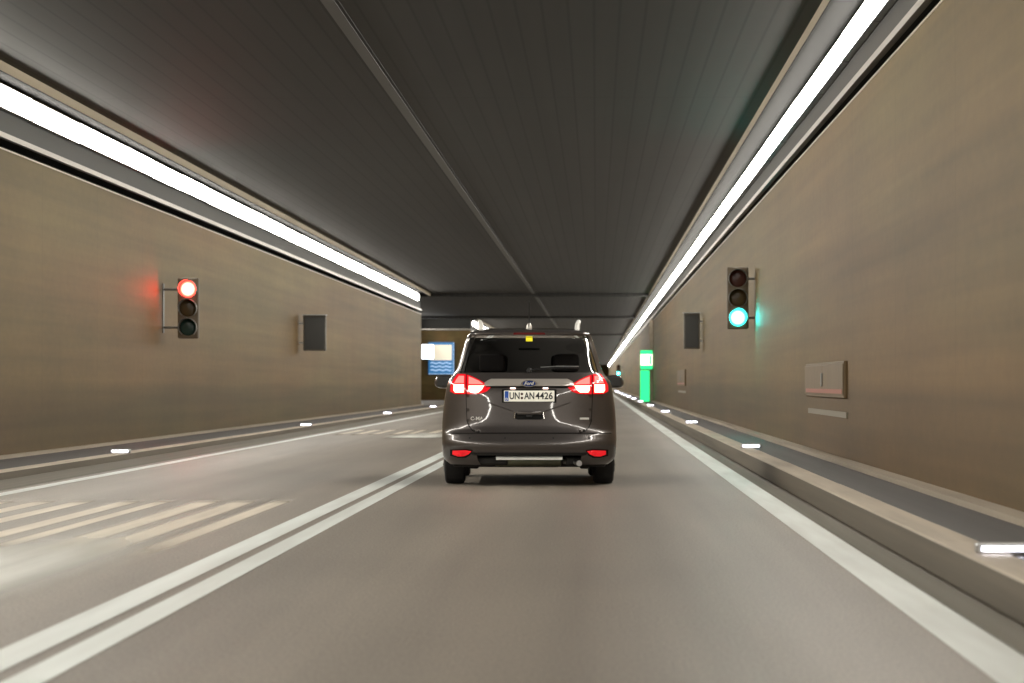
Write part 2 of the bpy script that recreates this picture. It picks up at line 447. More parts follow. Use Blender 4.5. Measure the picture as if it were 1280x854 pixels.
# wall linings ------------------------------------------------------------
def tunnel_wall(name, xa, side, ya, yb, label, z0, cut=True):
    """panel lining with a trim on top, recess and dark upper wall, cable tray. side=+1: wall is to the right"""
    t = empty(name, (0, 0, 0)); tag(t, label, 'wall')
    s = side
    def bx(b, u0, u1, z0, z1):                 # u measured out of the tunnel from the lining face
        x0, x1 = sorted((xa+s*u0, xa+s*u1)); box(b, x0, x1, ya, yb, z0, z1)
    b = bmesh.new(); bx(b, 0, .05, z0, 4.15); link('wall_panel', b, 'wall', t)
    b = bmesh.new(); bx(b, -.006, .05, 4.151, 4.172); link('panel_trim', b, 'trim', t)
    b = bmesh.new(); bx(b, .30, .40, 4.0, 4.35); bx(b, .052, .30, 4.0, 4.1)
    link('recess', b, 'black', t)
    b = bmesh.new(); bx(b, .05, .45, 4.315, 5.05); link('upper_wall', b, 'upper', t)
    b = bmesh.new(); bx(b, -.02, .048, 4.305, 4.375); link('cable_tray', b, 'tray', t)
    b = bmesh.new(); bx(b, -.385, .45, 5.052, ZC-.001); link('soffit', b, 'soffit', t)
    b = bmesh.new(); bx(b, -.42, -.386, 4.965, ZC-.002); link('edge_beam', b, 'lip', t)
    b = bmesh.new(); bx(b, -.418, -.372, 4.955, 4.9635); link('beam_shade_strip', b, 'soffit', t)  # dark strip over the beam's lit bottom face, shade by colour
    return t
tunnel_wall('tunnel_wall', XR, 1, Y0, Y1, 'long tan panelled tunnel wall on the right, beside the raised walkway and green signal', KR-.05)
tunnel_wall('tunnel_wall', XL, -1, Y0, BAY0, 'tan panelled tunnel wall on the left, in front of the lay-by, with the red signal', KL-.05)
tunnel_wall('tunnel_wall', XL, -1, BAY1+.3, Y1, 'far stretch of left tunnel wall beyond the lay-by, seen past the car', KL-.05)
# lay-by walls: return, back and end face
t = empty('bay_wall', (0, 0, 0)); tag(t, 'brown wall facing traffic at the end of the lay-by, behind the blue board', 'wall')
b = bmesh.new()
box(b, XB-.3, XL-.41, BAY1, BAY1+.28, 0, 4.36); box(b, XL-.41, XL+.0, BAY1, BAY1+.28, 0, 4.36); link('wall_panel', b, 'wall', t)
b = bmesh.new(); box(b, XB-.3, XL, BAY1+.02, BAY1+.28, 4.362, ZC-.002); link('upper_wall', b, 'upper', t)
b = bmesh.new(); box(b, XB-.3, XL, BAY1-.03, BAY1+.019, 4.40, 4.47); link('cable_tray', b, 'tray', t)
t = empty('bay_wall', (0, 0, 0)); tag(t, 'side wall of the lay-by, set back behind the left tunnel wall', 'wall')
b = bmesh.new(); box(b, XB-.3, XB, BAY0+.3, BAY1, 0, ZC-.002); link('wall_panel', b, 'wall', t)
b = bmesh.new(); box(b, XB, XL-.46, BAY0, BAY0+.3, 0, ZC-.002); link('return_panel', b, 'wall', t)

b = bmesh.new(); box(b, -14, 6, Y0-.5, Y1+.5, ZC, ZC+.3); tag(link('ceiling', b, 'ceiling'), kind='structure')
# flat strip along the middle joint of the ceiling
b = bmesh.new(); box(b, -2.88, -2.74, Y0, Y1, ZC-.02, ZC-.001)
tag(link('ceiling_joint_strip', b, principled('joint_strip', (.036, .0345, .033), .5, var=.1, vscale=(3, .05, 1))), kind='structure')
b = bmesh.new(); box(b, -2.92, -2.881, Y0, Y1, ZC-.012, ZC-.0015); box(b, -2.739, -2.70, Y0, Y1, ZC-.012, ZC-.0015)
tag(link('ceiling_joint_gap', b, 'black'), kind='structure')
def beam(y, x0, x1, w, drop):
    b = bmesh.new(); box(b, x0, x1, y, y+w, ZC-drop, ZC-.004, .02)
    tag(link('ceiling_beam', b, 'ceiling'), kind='structure')
beam(BAY0+.5, XB, XR-.43, 1.2, .12)
beam(BAY1-8, XB, XR-.43, 1.2, .12)
beam(262, XL+.43, XR-.43, 1.2, .10)
for ye, yy in ((Y1, 1), (Y0, -1)):
    b = bmesh.new(); box(b, -14, 6, min(ye, ye+.4*yy), max(ye, ye+.4*yy), -.02, ZC+.2)
    tag(link('far_end_wall', b, 'wall'), kind='structure')

# ---------------------------------------------------------------- luminaires
LL = 4.0
def make_luminaire():
    t = empty('tunnel_luminaire')
    b = bmesh.new()
    box(b, -.085, .0, -LL/2+.03, LL/2-.03, -.195, .130, .012)
    link('housing', b, 'housing', t)
    b = bmesh.new()
    # slightly bowed diffuser in front of the housing
    n = 6; prof = []
    for i in range(n+1):
        a = -1 + 2*i/n; prof.append((-.087-.040*(1-a*a), -.036+.145*a))
    for i in range(n):
        (xa, za), (xb, zb) = prof[i], prof[i+1]
        quad(b, [(xa, -LL/2+.05, za), (xa, LL/2-.05, za), (xb, LL/2-.05, zb), (xb, -LL/2+.05, zb)])
    for e in (-1, 1):
        quad(b, [(x, e*(LL/2-.05), z) for x, z in prof])
    link('diffuser', b, 'lamp', t, weld=True)
    return t
ORD = 'first second third fourth fifth sixth seventh eighth ninth tenth eleventh twelfth thirteenth fourteenth fifteenth sixteenth seventeenth eighteenth nineteenth twentieth'.split()
lum = make_luminaire(); first = True
def place_lum(x, y, rz, side):
    global first
    if first: o = lum; first = False
    else: o = copy_tree(lum)
    o.location = (x, y, 4.872 + random.uniform(-.006, .006)); o.rotation_euler = (0, 0, rz)
    if y < 30: tag(o, 'white lit luminaire overhead, nearer than the part of the row in view', 'light', 'luminaires above the near road')
    elif side > 0:
        k = int((y-30)//LL)
        if k < 12: tag(o, 'white lit luminaire above the right wall, %s counted down from the top of the frame' % ORD[k], 'light', 'luminaires in the row above the right wall')
        else: tag(o, 'white lit luminaire in the farther, unbroken part of the row above the right wall', 'light', 'luminaires in the row above the right wall')
    elif y < BAY0:
        k = int((BAY0-1-y)//LL)
        if k < len(ORD): tag(o, 'white lit luminaire above the left wall, %s back from the lay-by' % ORD[k], 'light', 'luminaires in the row above the left wall')
        else: tag(o, 'white lit luminaire in the near part of the row above the left wall', 'light', 'luminaires in the row above the left wall')
    else: tag(o, 'white lit luminaire left of the car roof, above the wall beyond the lay-by', 'light', 'luminaires beyond the lay-by')
y = -58.0
while y < 700:
    if y < 300: place_lum(XR+.047, y, 0, 1)
    y += LL
# the farthest part of the right row is too small to tell apart: still one thing per luminaire
b = bmesh.new(); box(b, -.085, 0, -LL/2+.03, LL/2-.03, -.165, .165); box(b, -.13, -.086, -LL/2+.05, LL/2-.05, -.181, .109, mi=1)
far0 = link('tunnel_luminaire', b, ['housing', 'lamp']); ff = True
while True:
    y0 = 302 if ff else yl+LL
    if y0 > 700: break
    o = far0 if ff else far0.copy()
    if not ff: COL.objects.link(o)
    ff = False; yl = y0
    o.location = (XR+.047, y0, 4.872)
    tag(o, 'tiny distant lit luminaire at the far end of the right row', 'light', 'distant luminaires of the right row')
y = -58.0
while y < BAY0-1:
    place_lum(XL-.047, y, PI, -1); y += LL
y = BAY1+4
while y < BAY1+60:
    place_lum(XL-.047, y, PI, -1); y += LL
for k in range(6):                             # added unseen fittings that brighten the lay-by's end wall
    o = copy_tree(lum); o.location = (XB+.047+.1, BAY0+8+k*9, 4.60); o.rotation_euler = (0, 0, PI)
    tag(o, 'added unseen white luminaire on the lay-by side wall, brightening the end wall', 'light', 'added unseen luminaires inside the lay-by')
while y < 700:
    o = far0.copy(); COL.objects.link(o); o.location = (XL-.047, y, 4.872); o.rotation_euler = (0, 0, PI)
    tag(o, 'tiny distant lit luminaire of the left row, glimpsed through the car windows', 'light', 'distant luminaires of the left row'); y += LL

# ---------------------------------------------------------------- kerb marker lights
def make_marker():
    t = empty('kerb_marker_light')
    b = bmesh.new(); box(b, -.14, .14, -.06, .06, 0, .055, .014); link('housing', b, 'steel', t)
    b = bmesh.new(); box(b, -.115, .115, -.068, -.0605, .016, .040, .003); link('lens', b, 'led', t)
    return t
mk = make_marker(); first_mk = True
def place_mk(x, y, z, label, group):
    global first_mk
    o = mk if first_mk else copy_tree(mk); first_mk = False
    o.location = (x, y, z); tag(o, label, 'marker light', group)
RPOS = [16.6 + 26.9*i for i in range(13)]
rl = ['nearest white kerb marker light, at the right edge of the frame', 'second nearest white kerb marker light on the right kerb, below the green signal',
      'third white kerb marker light along the right kerb, counted from the camera', 'fourth white kerb marker light along the right kerb, counted from the camera']
for i, y in enumerate(RPOS):
    if i < 4: place_mk(2.10, y, KR, rl[i], 'marker lights along the right kerb')
    else: place_mk(2.10, y, KR, 'small distant white marker light on the right kerb between car mirror and green exit', 'distant marker lights on the right kerb')
ll = ['nearest white kerb marker light on the left kerb, under the red signal', 'second white kerb marker light along the left kerb, counted from the camera',
      'third white kerb marker light along the left kerb, counted from the camera', 'last white kerb marker light on the left kerb before the lay-by']
for i in range(4): place_mk(XKL-.11, 44.7+28.7*i, KL, ll[i], 'marker lights along the left kerb')

# ---------------------------------------------------------------- traffic signals
def signal(loc, lit, side, label, yaw=0):
    """three-lens signal head on a wall arm; local origin at the amber lens, faces -Y; side=+1 wall to the right"""
    t = empty('traffic_signal', loc, yaw); tag(t, label, 'traffic light', 'traffic signals on the tunnel walls')
    P = .345; R = .150
    b = bmesh.new(); box(b, -.19, .19, 0, .16, -1.5*P-.03, 1.5*P+.03, .03); link('housing', b, 'dark_plastic', t)
    for i, (off, litm) in enumerate((('red_off', 'red_lit'), ('amber_off', 'amber_off'), ('green_off', 'green_lit'))):
        z = P*(1-i)
        m = litm if lit == i else off
        b = bmesh.new()
        lathe(b, [(-.006, R), (-.016, R*.96), (-.03, R*.8), (-.04, R*.5), (-.043, .001)], 'Y', (0, 0, 0), 36)
        o = link('lens', b, m, t, smooth=True, weld=True); o.location = (0, 0, z)
        if lit == i: o['label'] = 'lit %s lens' % ('red' if i == 0 else 'green')
        # visor: a tube with its underside cut away
        b = bmesh.new(); n = 22
        for k in range(n):
            a0 = math.radians(-50 + 280*k/n); a1 = math.radians(-50 + 280*(k+1)/n)
            def dep(a): return -.09 - .15*max(0, math.sin(a)*.5+.5)
            for r_, fl in ((R+.012, 0), (R+.018, 1)):
                quad(b, [(r_*math.cos(a0), 0, r_*math.sin(a0)), (r_*math.cos(a1), 0, r_*math.sin(a1)),
                         (r_*math.cos(a1), dep(a1), r_*math.sin(a1)), (r_*math.cos(a0), dep(a0), r_*math.sin(a0))])
            quad(b, [((R+.012)*math.cos(a0), dep(a0), (R+.012)*math.sin(a0)), ((R+.012)*math.cos(a1), dep(a1), (R+.012)*math.sin(a1)),
                     ((R+.018)*math.cos(a1), dep(a1), (R+.018)*math.sin(a1)), ((R+.018)*math.cos(a0), dep(a0), (R+.018)*math.sin(a0))])
        v = link('visor', b, 'visor', t, smooth=True, weld=True); v.location = (0, -.002, z)
    b = bmesh.new()
    x0, x1 = sorted((side*.455, side*.475)); box(b, x0, x1, .03, .21, -P-.1, P+.1)
    br = link('wall_plate', b, 'sign_box', t)
    for z in (-P, P):
        b = bmesh.new(); tube(b, [(side*.18, .12, z), (side*.30, .12, z), (side*.458, .12, z)], .022); link('bracket_arm', b, 'sign_box', br)
    return t
signal((XL+.47, 57.5, 2.76-.34), 0, -1, 'traffic signal with its top red lamp lit, on the left tunnel wall')
signal((XR-.47+.17, 56.5, 2.23+.34), 2, 1, 'traffic signal with its bottom green lamp lit, on the right wall near the camera')
signal((XR-.47, 333, 2.10+.34), 2, 1, 'tiny distant green signal showing just above the car\'s right mirror')

# unlit sign boxes ---------------------------------------------------------
def sign_box(x0, x1, y, z0, z1, side, label):
    cx, cz = (x0+x1)/2, (z0+z1)/2; w, h = (x1-x0)/2, (z1-z0)/2
    t = empty('sign_box', (cx, y, cz)); tag(t, label, 'sign')
    b = bmesh.new(); box(b, -w, w, 0, .18, -h, h, .02); link('casing', b, 'sign_box', t)
    b = bmesh.new(); box(b, -w+.04, w-.04, -.012, -.001, -h+.04, h-.04, .004); link('display_face', b, 'sign_grey', t)
    b = bmesh.new(); box(b, -w-.02, w+.02, -.10, .16, h+.001, h+.02); link('rain_hood', b, 'steel', t)
    xx = side*w
    for za, zb in ((h*.5, h*.6), (-h*.6, -h*.5)):
        b = bmesh.new(); box(b, min(xx, xx+side*.14), max(xx, xx+side*.14), .05, .12, za, zb); link('wall_bracket', b, 'steel', t)
    return t
sign_box(2.30, 2.72, 84, 1.97, 2.90, 1, 'dark unlit sign box on the right wall beyond the green signal')
sign_box(-7.70, -7.10, 84, 1.92, 2.85, -1, 'dark unlit sign box on the left wall beyond the red signal')

# wall cabinets ------------------------------------------------------------
def cabinet(y, L, z0, z1, label):
    t = empty('wall_cabinet', (XR, y, 0)); tag(t, label, 'cabinet', 'emergency cabinets on the right wall')
    b = bmesh.new(); box(b, -.04, -.001, -L/2, L/2, z0, z1, .01); link('cabinet_box', b, 'cabinet', t)
    for ya, yb in ((-L/2+.02, -.01), (.01, L/2-.02)):
        b = bmesh.new(); box(b, -.052, -.041, ya, yb, z0+.03, z1-.03, .006); link('door', b, 'cabinet', t)
    b = bmesh.new(); box(b, -.057, -.0525, -L/2+.1, L/2-.3, z0+.05, z0+.10); link('red_strip', b, 'red_strip', t)
    b = bmesh.new(); box(b, -.02, -.001, -L/2-.1, L/2-.2, z0-.22, z0-.155); link('white_strip', b, 'white_strip', t)
    b = bmesh.new(); box(b, -.075, -.053, -.09, -.05, (z0+z1)/2-.08, (z0+z1)/2+.08, .006); link('handle', b, 'steel', t)
cabinet(39.0, 6.5, .90, 1.32, 'long low cabinet with red strip on the right wall, the nearer one')
cabinet(104.0, 9, .98, 1.5, 'distant low cabinet with red strip on the right wall, farther of the two')

# emergency exit -----------------------------------------------------------
t = empty('emergency_exit_sign', (2.44, 155, 2.2)); tag(t, 'bright green and white lit exit sign on the right wall past the mirror', 'exit sign')
b = bmesh.new(); box(b, -.31, .31, 0, .2, -.47, .47, .03); link('casing', b, 'sign_box', t)
b = bmesh.new(); box(b, -.29, .29, -.01, -.001, .27, .45); link('green_band', b, 'exit_green', t)
b = bmesh.new(); box(b, -.29, .29, -.01, -.001, -.45, -.27); link('green_band', b, 'exit_green', t)
b = bmesh.new(); box(b, -.29, .29, -.01, -.001, -.265, .265); pf = link('white_panel', b, 'exit_white', t)
b = bmesh.new()                              # running figure through a doorway, reduced to its main shapes
lathe(b, [(-.018, .04), (-.011, .04)], 'Y', (-.02, 0, .16), 14)
for pts in ([(-.02, 0, .11), (-.05, 0, -.04)], [(-.05, 0, -.04), (.05, 0, -.10), (.03, 0, -.2)], [(-.05, 0, -.04), (-.12, 0, -.13), (-.2, 0, -.13)], [(-.02, 0, .1), (.08, 0, .04)], [(-.02, 0, .1), (-.12, 0, .05)]):
    tube(b, [(x, -.015, z) for x, _, z in pts], .014, 6)
box(b, .14, .24, -.016, -.011, -.23, .2); link('running_figure', b, 'exit_green', pf)
for z in (-.3, .2):
    b = bmesh.new(); box(b, .31, .36, .05, .15, z, z+.1); link('wall_bracket', b, 'steel', t)
t = empty('emergency_exit_portal', (2.62, 156, KR)); tag(t, 'green glowing door panel in a pale pillar under the lit exit sign', 'exit door')
b = bmesh.new(); box(b, -.46, -.02, -.1, .1, -.01, 1.50, .01); link('door_panel', b, 'exit_green', t)
b = bmesh.new(); box(b, -.47, .17, .101, .4, -.01, 1.53, .01); box(b, -.015, .17, -.1, .4, 1.535, 3.96, .02); box(b, -.015, .17, -.1, .1, -.01, 1.53, .01); link('pillar', b, 'concrete', t)

# blue board and lit box in the lay-by ---------------------------------------
t = empty('information_board', (-9.67, BAY1-.25, 2.62)); tag(t, 'blue framed lit board with pale panel and wavy lines, left of the car', 'board')
b = bmesh.new(); box(b, -.80, .80, 0, .24, -1.0, 1.0, .03); link('casing', b, 'sign_blue', t)
b = bmesh.new(); box(b, -.68, .66, -.012, -.001, -.12, .84); link('pale_panel', b, 'sign_pale', t)
b = bmesh.new(); box(b, -.79, .79, -.01, -.001, -.985, -.955); box(b, .755, .785, -.01, -.001, -.95, .985); link('white_edge', b, 'sign_wave', t)
for z in (-.30, -.52, -.74):
    b = bmesh.new(); n = 24
    for k in range(n):
        x0, x1 = -.66+1.3*k/n, -.66+1.3*(k+1)/n
        za, zb = z+.035*math.sin(k*2*PI*3/n), z+.035*math.sin((k+1)*2*PI*3/n)
        quad(b, [(x0, -.008, za-.035), (x1, -.008, zb-.035), (x1, -.008, zb+.035), (x0, -.008, za+.035)])
    link('wavy_line', b, 'sign_wave', t, weld=True)
t = empty('light_box', (-10.46, BAY1-1.2, 3.02)); tag(t, 'small glowing white box overlapping the left edge of the blue board', 'light box')
b = bmesh.new(); box(b, -.40, .40, 0, .5, -.47, .47, .04); link('casing', b, 'steel', t)
b = bmesh.new(); box(b, -.37, .37, -.02, -.001, -.44, .44, .006); link('lit_face', b, 'box_white', t)
b = bmesh.new(); box(b, -.86, -.40, .2, .3, -.05, .05); link('wall_arm', b, 'steel', t)

# ---------------------------------------------------------------- the car
def slopes(tab):
    d = [(b[1]-a[1])/(b[0]-a[0]) for a, b in zip(tab, tab[1:])]
    m = [d[0]]
    for p, q in zip(d, d[1:]): m.append(0 if p*q <= 0 else 2*p*q/(p+q))
    m.append(d[-1]); return m
_SL = {}
def interp(tab, v):
    if v <= tab[0][0]: return tab[0][1]
    if v >= tab[-1][0]: return tab[-1][1]
    m = _SL.setdefault(id(tab), slopes(tab))
    for k, ((a, x), (c, y)) in enumerate(zip(tab, tab[1:])):
        if v <= c:
            h = c-a; t = (v-a)/h
            return (2*t**3-3*t*t+1)*x + (t**3-2*t*t+t)*h*m[k] + (3*t*t-2*t**3)*y + (t**3-t*t)*h*m[k+1]
TW = [(.22, 0.840), (.28, 0.896), (.35, 0.911), (.45, 0.916), (.60, 0.916), (.75, 0.908), (.90, 0.891), (1.0, 0.875), (1.08, 0.855), (1.14, 0.810), (1.19, 0.774), (1.3, 0.739), (1.45, 0.693), (1.56, 0.658), (1.60, 0.622), (1.635, 0.546), (1.655, 0.405), (1.665, 0.182)]
TR = [(.22, .12), (.27, .07), (.32, .045), (.38, .02), (.42, .0), (.46, .004), (.50, .025), (.54, .045), (.575, .080), (.63, .098), (.74, .108), (.90, .118), (.98, .124), (1.04, .138), (1.10, .175), (1.14, .205), (1.19, .235), (1.30, .295), (1.45, .375), (1.555, .435), (1.58, .385), (1.60, .375), (1.62, .42), (1.64, .56), (1.655, .80), (1.665, 1.1)]
TF = [(.22, 4.36), (.40, 4.5), (.6, 4.52), (.75, 4.46), (.85, 4.34), (.95, 4.02), (1.02, 3.66), (1.08, 3.45), (1.2, 3.2), (1.35, 2.88), (1.5, 2.5), (1.58, 2.2), (1.635, 1.85), (1.655, 1.6), (1.665, 1.4)]
TC = [(.22, .42), (.6, .42), (1.0, .36), (1.19, .26), (1.5, .22), (1.6, .24), (1.665, .2)]
PX = 3.0
W = lambda z: interp(TW, z)
YR = lambda z: interp(TR, z)
YF = lambda z: interp(TF, z)
CR = lambda z: interp(TC, z)
def S(x, z):
    s = min(1.0, abs(x)/W(z))
    return YR(z) + CR(z)*(1-(1-s**PX)**(1/PX))
ZS = [.22, .245, .27, .295, .32, .35, .38, .40, .42, .44, .46, .48, .50, .52, .54, .556, .575, .60, .65, .70, .76, .82, .88, .94, .98, 1.005, 1.025, 1.045, 1.07, 1.10, 1.125, 1.15, 1.18, 1.21, 1.26, 1.32, 1.38, 1.44, 1.50, 1.545, 1.57, 1.585, 1.60, 1.615, 1.63, 1.645, 1.655, 1.662, 1.665]
SR = [0, .12, .24, .36, .48, .6, .7, .78, .85, .9, .935, .96, .98, .992, .998, 1.0]
SFW = [1.0, .995, .97, .92, .85, .75, .6, .45, .3, .15, 0]
NS = 26
def ring(z, inset=0):
    w = W(z)-inset; yr = YR(z)+inset; yf = YF(z)-inset; c = CR(z); cf = .7 if z < 1.1 else .45
    pts = [(w*s, yr + c*(1-(1-s**PX)**(1/PX))) for s in SR]
    ya, yb = yr+c, yf-cf
    for i in range(1, NS): pts.append((w, ya+(yb-ya)*i/NS))
    for s in SFW: pts.append((w*s, yb + cf*(1-s**2.6)**(1/2.6)))
    return pts
NR = len(SR); NT = NR+NS-1+len(SFW)
GR = SR.index(.935)                          # rear glass reaches to this fraction of the width
side_seg = lambda i: i-(NR-1)                # which side cell a cell index belongs to
PILLARS = (9, 17)
def opening(i, z0, z1):
    zm = (z0+z1)/2
    if i < GR and 1.19 < zm < 1.56: return 'rear'
    k = side_seg(i)
    if 2 <= k < 23 and 1.14 < zm < 1.54 and k not in PILLARS: return 'side'
    if i >= NR+NS+1 and 1.1 < zm < 1.56: return 'front'
    return None
def shell(inset, thick=None, keep=lambda i, a, b: opening(i, a, b) is None):
    b = bmesh.new()
    R = [ring(z, inset) for z in ZS]
    for sgn in (1, -1):
        V = [[b.verts.new((sgn*x, y, z)) for x, y in r] for r, z in zip(R, ZS)]
        for j in range(len(ZS)-1):
            for i in range(NT-1):
                if keep(i, ZS[j], ZS[j+1]):
                    try: b.faces.new((V[j][i], V[j][i+1], V[j+1][i+1], V[j+1][i]))
                    except ValueError: pass
        # roof cap and floor cap
        for row in (-1,):
            vs = V[row]
            for i in range(NT//2-1):
                a = [vs[i], vs[i+1], vs[NT-2-i], vs[NT-1-i]]
                if len(set(a)) == 4:
                    try: b.faces.new(a)
                    except ValueError: pass
    bmesh.ops.remove_doubles(b, verts=b.verts, dist=1e-5)
    return b
def clip_half(poly, f):
    out = []
    for i in range(len(poly)):
        p, q = poly[i], poly[(i+1) % len(poly)]
        fp, fq = f(p), f(q)
        if fp >= 0: out.append(p)
        if (fp >= 0) != (fq >= 0):
            k = fp/(fp-fq); out.append((p[0]+(q[0]-p[0])*k, p[1]+(q[1]-p[1])*k))
    return out
def patch(poly, off, base=-.004, cell=.035):
    """polygon in (x, z) laid on the rear surface of the car: front at distance off, rim down to base"""
    b = bmesh.new()
    xs = [p[0] for p in poly]; zs = [p[1] for p in poly]
    nx = max(1, int((max(xs)-min(xs))/cell)); nz = max(1, int((max(zs)-min(zs))/cell))
    dx, dz = (max(xs)-min(xs))/nx, (max(zs)-min(zs))/nz
    P = lambda p, o: (p[0], S(p[0], p[1])-o, p[1])
    for i in range(nx):
        a0, a1 = min(xs)+i*dx, min(xs)+(i+1)*dx
        col = clip_half(clip_half(poly, lambda p: p[0]-a0), lambda p: a1-p[0])
        for j in range(nz):
            c0, c1 = min(zs)+j*dz, min(zs)+(j+1)*dz
            c = clip_half(clip_half(col, lambda p: p[1]-c0), lambda p: c1-p[1])
            d = []
            for p in c:
                if not d or abs(p[0]-d[-1][0])+abs(p[1]-d[-1][1]) > 1e-5: d.append(p)
            if len(d) > 1 and abs(d[0][0]-d[-1][0])+abs(d[0][1]-d[-1][1]) < 1e-5: d.pop()
            if len(d) >= 3: b.faces.new([b.verts.new(P(p, off)) for p in d])
    n = len(poly)
    for i in range(n):
        p, q = poly[i], poly[(i+1) % n]
        L = math.hypot(q[0]-p[0], q[1]-p[1]); m = max(1, int(L/cell))
        for k in range(m):
            u = (p[0]+(q[0]-p[0])*k/m, p[1]+(q[1]-p[1])*k/m); v = (p[0]+(q[0]-p[0])*(k+1)/m, p[1]+(q[1]-p[1])*(k+1)/m)
            b.faces.new([b.verts.new(c) for c in (P(u, off), P(v, off), P(v, base), P(u, base))])
    bmesh.ops.remove_doubles(b, verts=b.verts, dist=2e-5)
    return b
def mirror_x(poly): return [(-x, z) for x, z in reversed(poly)]
def rounded(x0, x1, z0, z1, r, n=5):
    out = []
    for cx, cz, a in ((x1-r, z1-r, 0), (x0+r, z1-r, 90), (x0+r, z0+r, 180), (x1-r, z0+r, 270)):
        for k in range(n+1):
            t = math.radians(a+90*k/n); out.append((cx+r*math.cos(t), cz+r*math.sin(t)))
    return out

def make_car():
    car = empty('parked_car'); car.name = 'passenger_car'
    link('body', shell(0, keep=lambda i, a, b: opening(i, a, b) is None and not (i < SR.index(.6) and (a+b)/2 < .32)), 'paint', car, smooth=True)
    link('cabin_lining', shell(.03, keep=lambda i, a, b: opening(i, a, b) is None and (a+b)/2 > .32), 'inner', car, smooth=True)
    # glass
    g = shell(.006, keep=lambda i, a, b: i < GR+1 and 1.18 < (a+b)/2 < 1.57)
    def strip_caps(g):
        bad = [f for f in g.faces if abs(f.normal.z) > .98 and (f.calc_center_median().z > 1.66 or f.calc_center_median().z < .23)]
        bmesh.ops.delete(g, geom=bad, context='FACES'); return g
    rw = link('rear_window', strip_caps(g), 'glass', car, smooth=True)
    g = shell(.006, keep=lambda i, a, b: i >= NR+NS and 1.09 < (a+b)/2 < 1.57); link('windscreen', strip_caps(g), 'screen', car, smooth=True)
    for sgn in (1, -1):
        for k0, k1 in ((2, 8), (10, 16), (18, 22)):
            g = shell(-.003, keep=lambda i, a, b: k0 <= side_seg(i) <= k1 and 1.14 < (a+b)/2 < 1.55)
            bad = [f for f in g.faces if f.calc_center_median().x*sgn < .4]
            bmesh.ops.delete(g, geom=bad, context='FACES')
            link('side_window', g, 'glass', car, smooth=True)
    # black frit round the rear glass
    # tailgate -----------------------------------------------------------
    tg = [(-.645, 1.17), (-.655, .95), (-.65, .80), (-.645, .68), (-.62, .62), (-.58, .575), (-.52, .556),
          (.52, .556), (.58, .575), (.62, .62), (.645, .68), (.65, .80), (.655, .95), (.645, 1.17)]
    gap = [(x*1.012, z if z > 1.1 else z-.008) for x, z in tg]
    tail = link('tailgate', patch(tg, .009, .001), 'paint', car, smooth=True)
    link('panel_gap', patch(gap, .0035, -.002), 'seam', tail)
    # garnish under the glass with its upper ledge, chrome underline
    b = bmesh.new(); n = 26
    for k in range(n):
        xs_ = (-.47+.94*k/n, -.47+.94*(k+1)/n)
        def prof(x):
            e = 1-max(0, (abs(x)-.40)/.07)*.6
            return [(x, S(x, 1.036)-.010, 1.036), (x, S(x, 1.042)-.008-.040*e, 1.042), (x, S(x, 1.07)-.008-.052*e, 1.060), (x, S(x, 1.105)-.010-.02*e, 1.060+.05*e), (x, S(x, 1.115)-.008, 1.066+.05*e)]
        pa, pb = prof(xs_[0]), prof(xs_[1])
        for q in range(4): quad(b, [pa[q], pb[q], pb[q+1], pa[q+1]])
    bmesh.ops.remove_doubles(b, verts=b.verts, dist=1e-5)
    link('garnish', b, principled('garnish_sheen', (.55, .51, .47), .28, metal=.35, coat=1), tail, smooth=True)  # pale colour stands in for lamp light reflected on the ledge
    b = bmesh.new(); tube(b, [(x/20, S(x/20, 1.030)-.018, 1.030-.0) for x in range(-9, 10)], .008, 6); link('garnish_edge', b, 'seam', tail)
    # thin ridges added to catch light where lamp reflections run to the handle
    for s in (1, -1):
        b = bmesh.new(); pts = []
        for k in range(9):
            x = .43-(.43-.16)*k/8; z = .868-(.868-.775)*(k/8)**1.0
            pts.append((s*x, S(x, z)-.008, z))
        tube(b, pts, .0065, 6); link('glint_ridge', b, 'paint', tail, smooth=True)
    # handle recess with camera
    link('handle_recess', patch(rounded(-.15, .15, .69, .765, .035), .0115, .002), 'seam', tail)
    b = bmesh.new(); box(b, -.13, .13, S(0, .76)-.032, S(0, .76), .742, .782, .012); h = link('handle', b, 'paint', tail, smooth=True)
    b = bmesh.new(); box(b, -.03, .03, S(0, .76)-.04, S(0, .76)-.02, .715, .742, .006); link('rear_camera', b, 'plastic', tail)
    for s in (1, -1):
        b = bmesh.new(); tube(b, [(s*.145, S(.145, .75)-.018, .765), (s*.155, S(.15, .70)-.018, .70)], .009, 8); link('handle_end', b, 'chrome', tail)
    # badges
    cz = 1.066
    b = bmesh.new(); n = 28
    for r_, m_, o_, nm in ((1.0, 'chrome', .0, 'emblem_rim'), (.82, 'badge_blue', .006, 'emblem_field')):
        b = bmesh.new()
        ringv = [b.verts.new((.083*r_*math.cos(2*PI*k/n), S(0, cz)-.068-o_, cz+.036*r_*math.sin(2*PI*k/n))) for k in range(n)]
        back = [b.verts.new((v.co.x, v.co.y+.014, v.co.z)) for v in ringv]
        b.faces.new(ringv)
        for k in range(n): b.faces.new((ringv[k], ringv[(k+1) % n], back[(k+1) % n], back[k]))
        link(nm, b, m_, tail)
    text('emblem_lettering', 'Ford', .05, 'pale_metal', tail, (0, S(0, cz)-.078, cz), width=.10, shear=.3, ext=.001)
    text('badge_lettering', 'C-MAX', .052, 'pale_metal', tail, (-.525, S(.525, .70)-.013, .70), width=.17, ext=.002)
    b = bmesh.new(); box(b, -.05, .05, -.003, .003, -.011, .011, .003); o = link('badge_strip', b, 'pale_metal', tail); o.location = (.575, S(.575, .70)-.012, .70); o.rotation_euler = (0, 0, math.atan2(S(.60, .7)-S(.55, .7), .05))
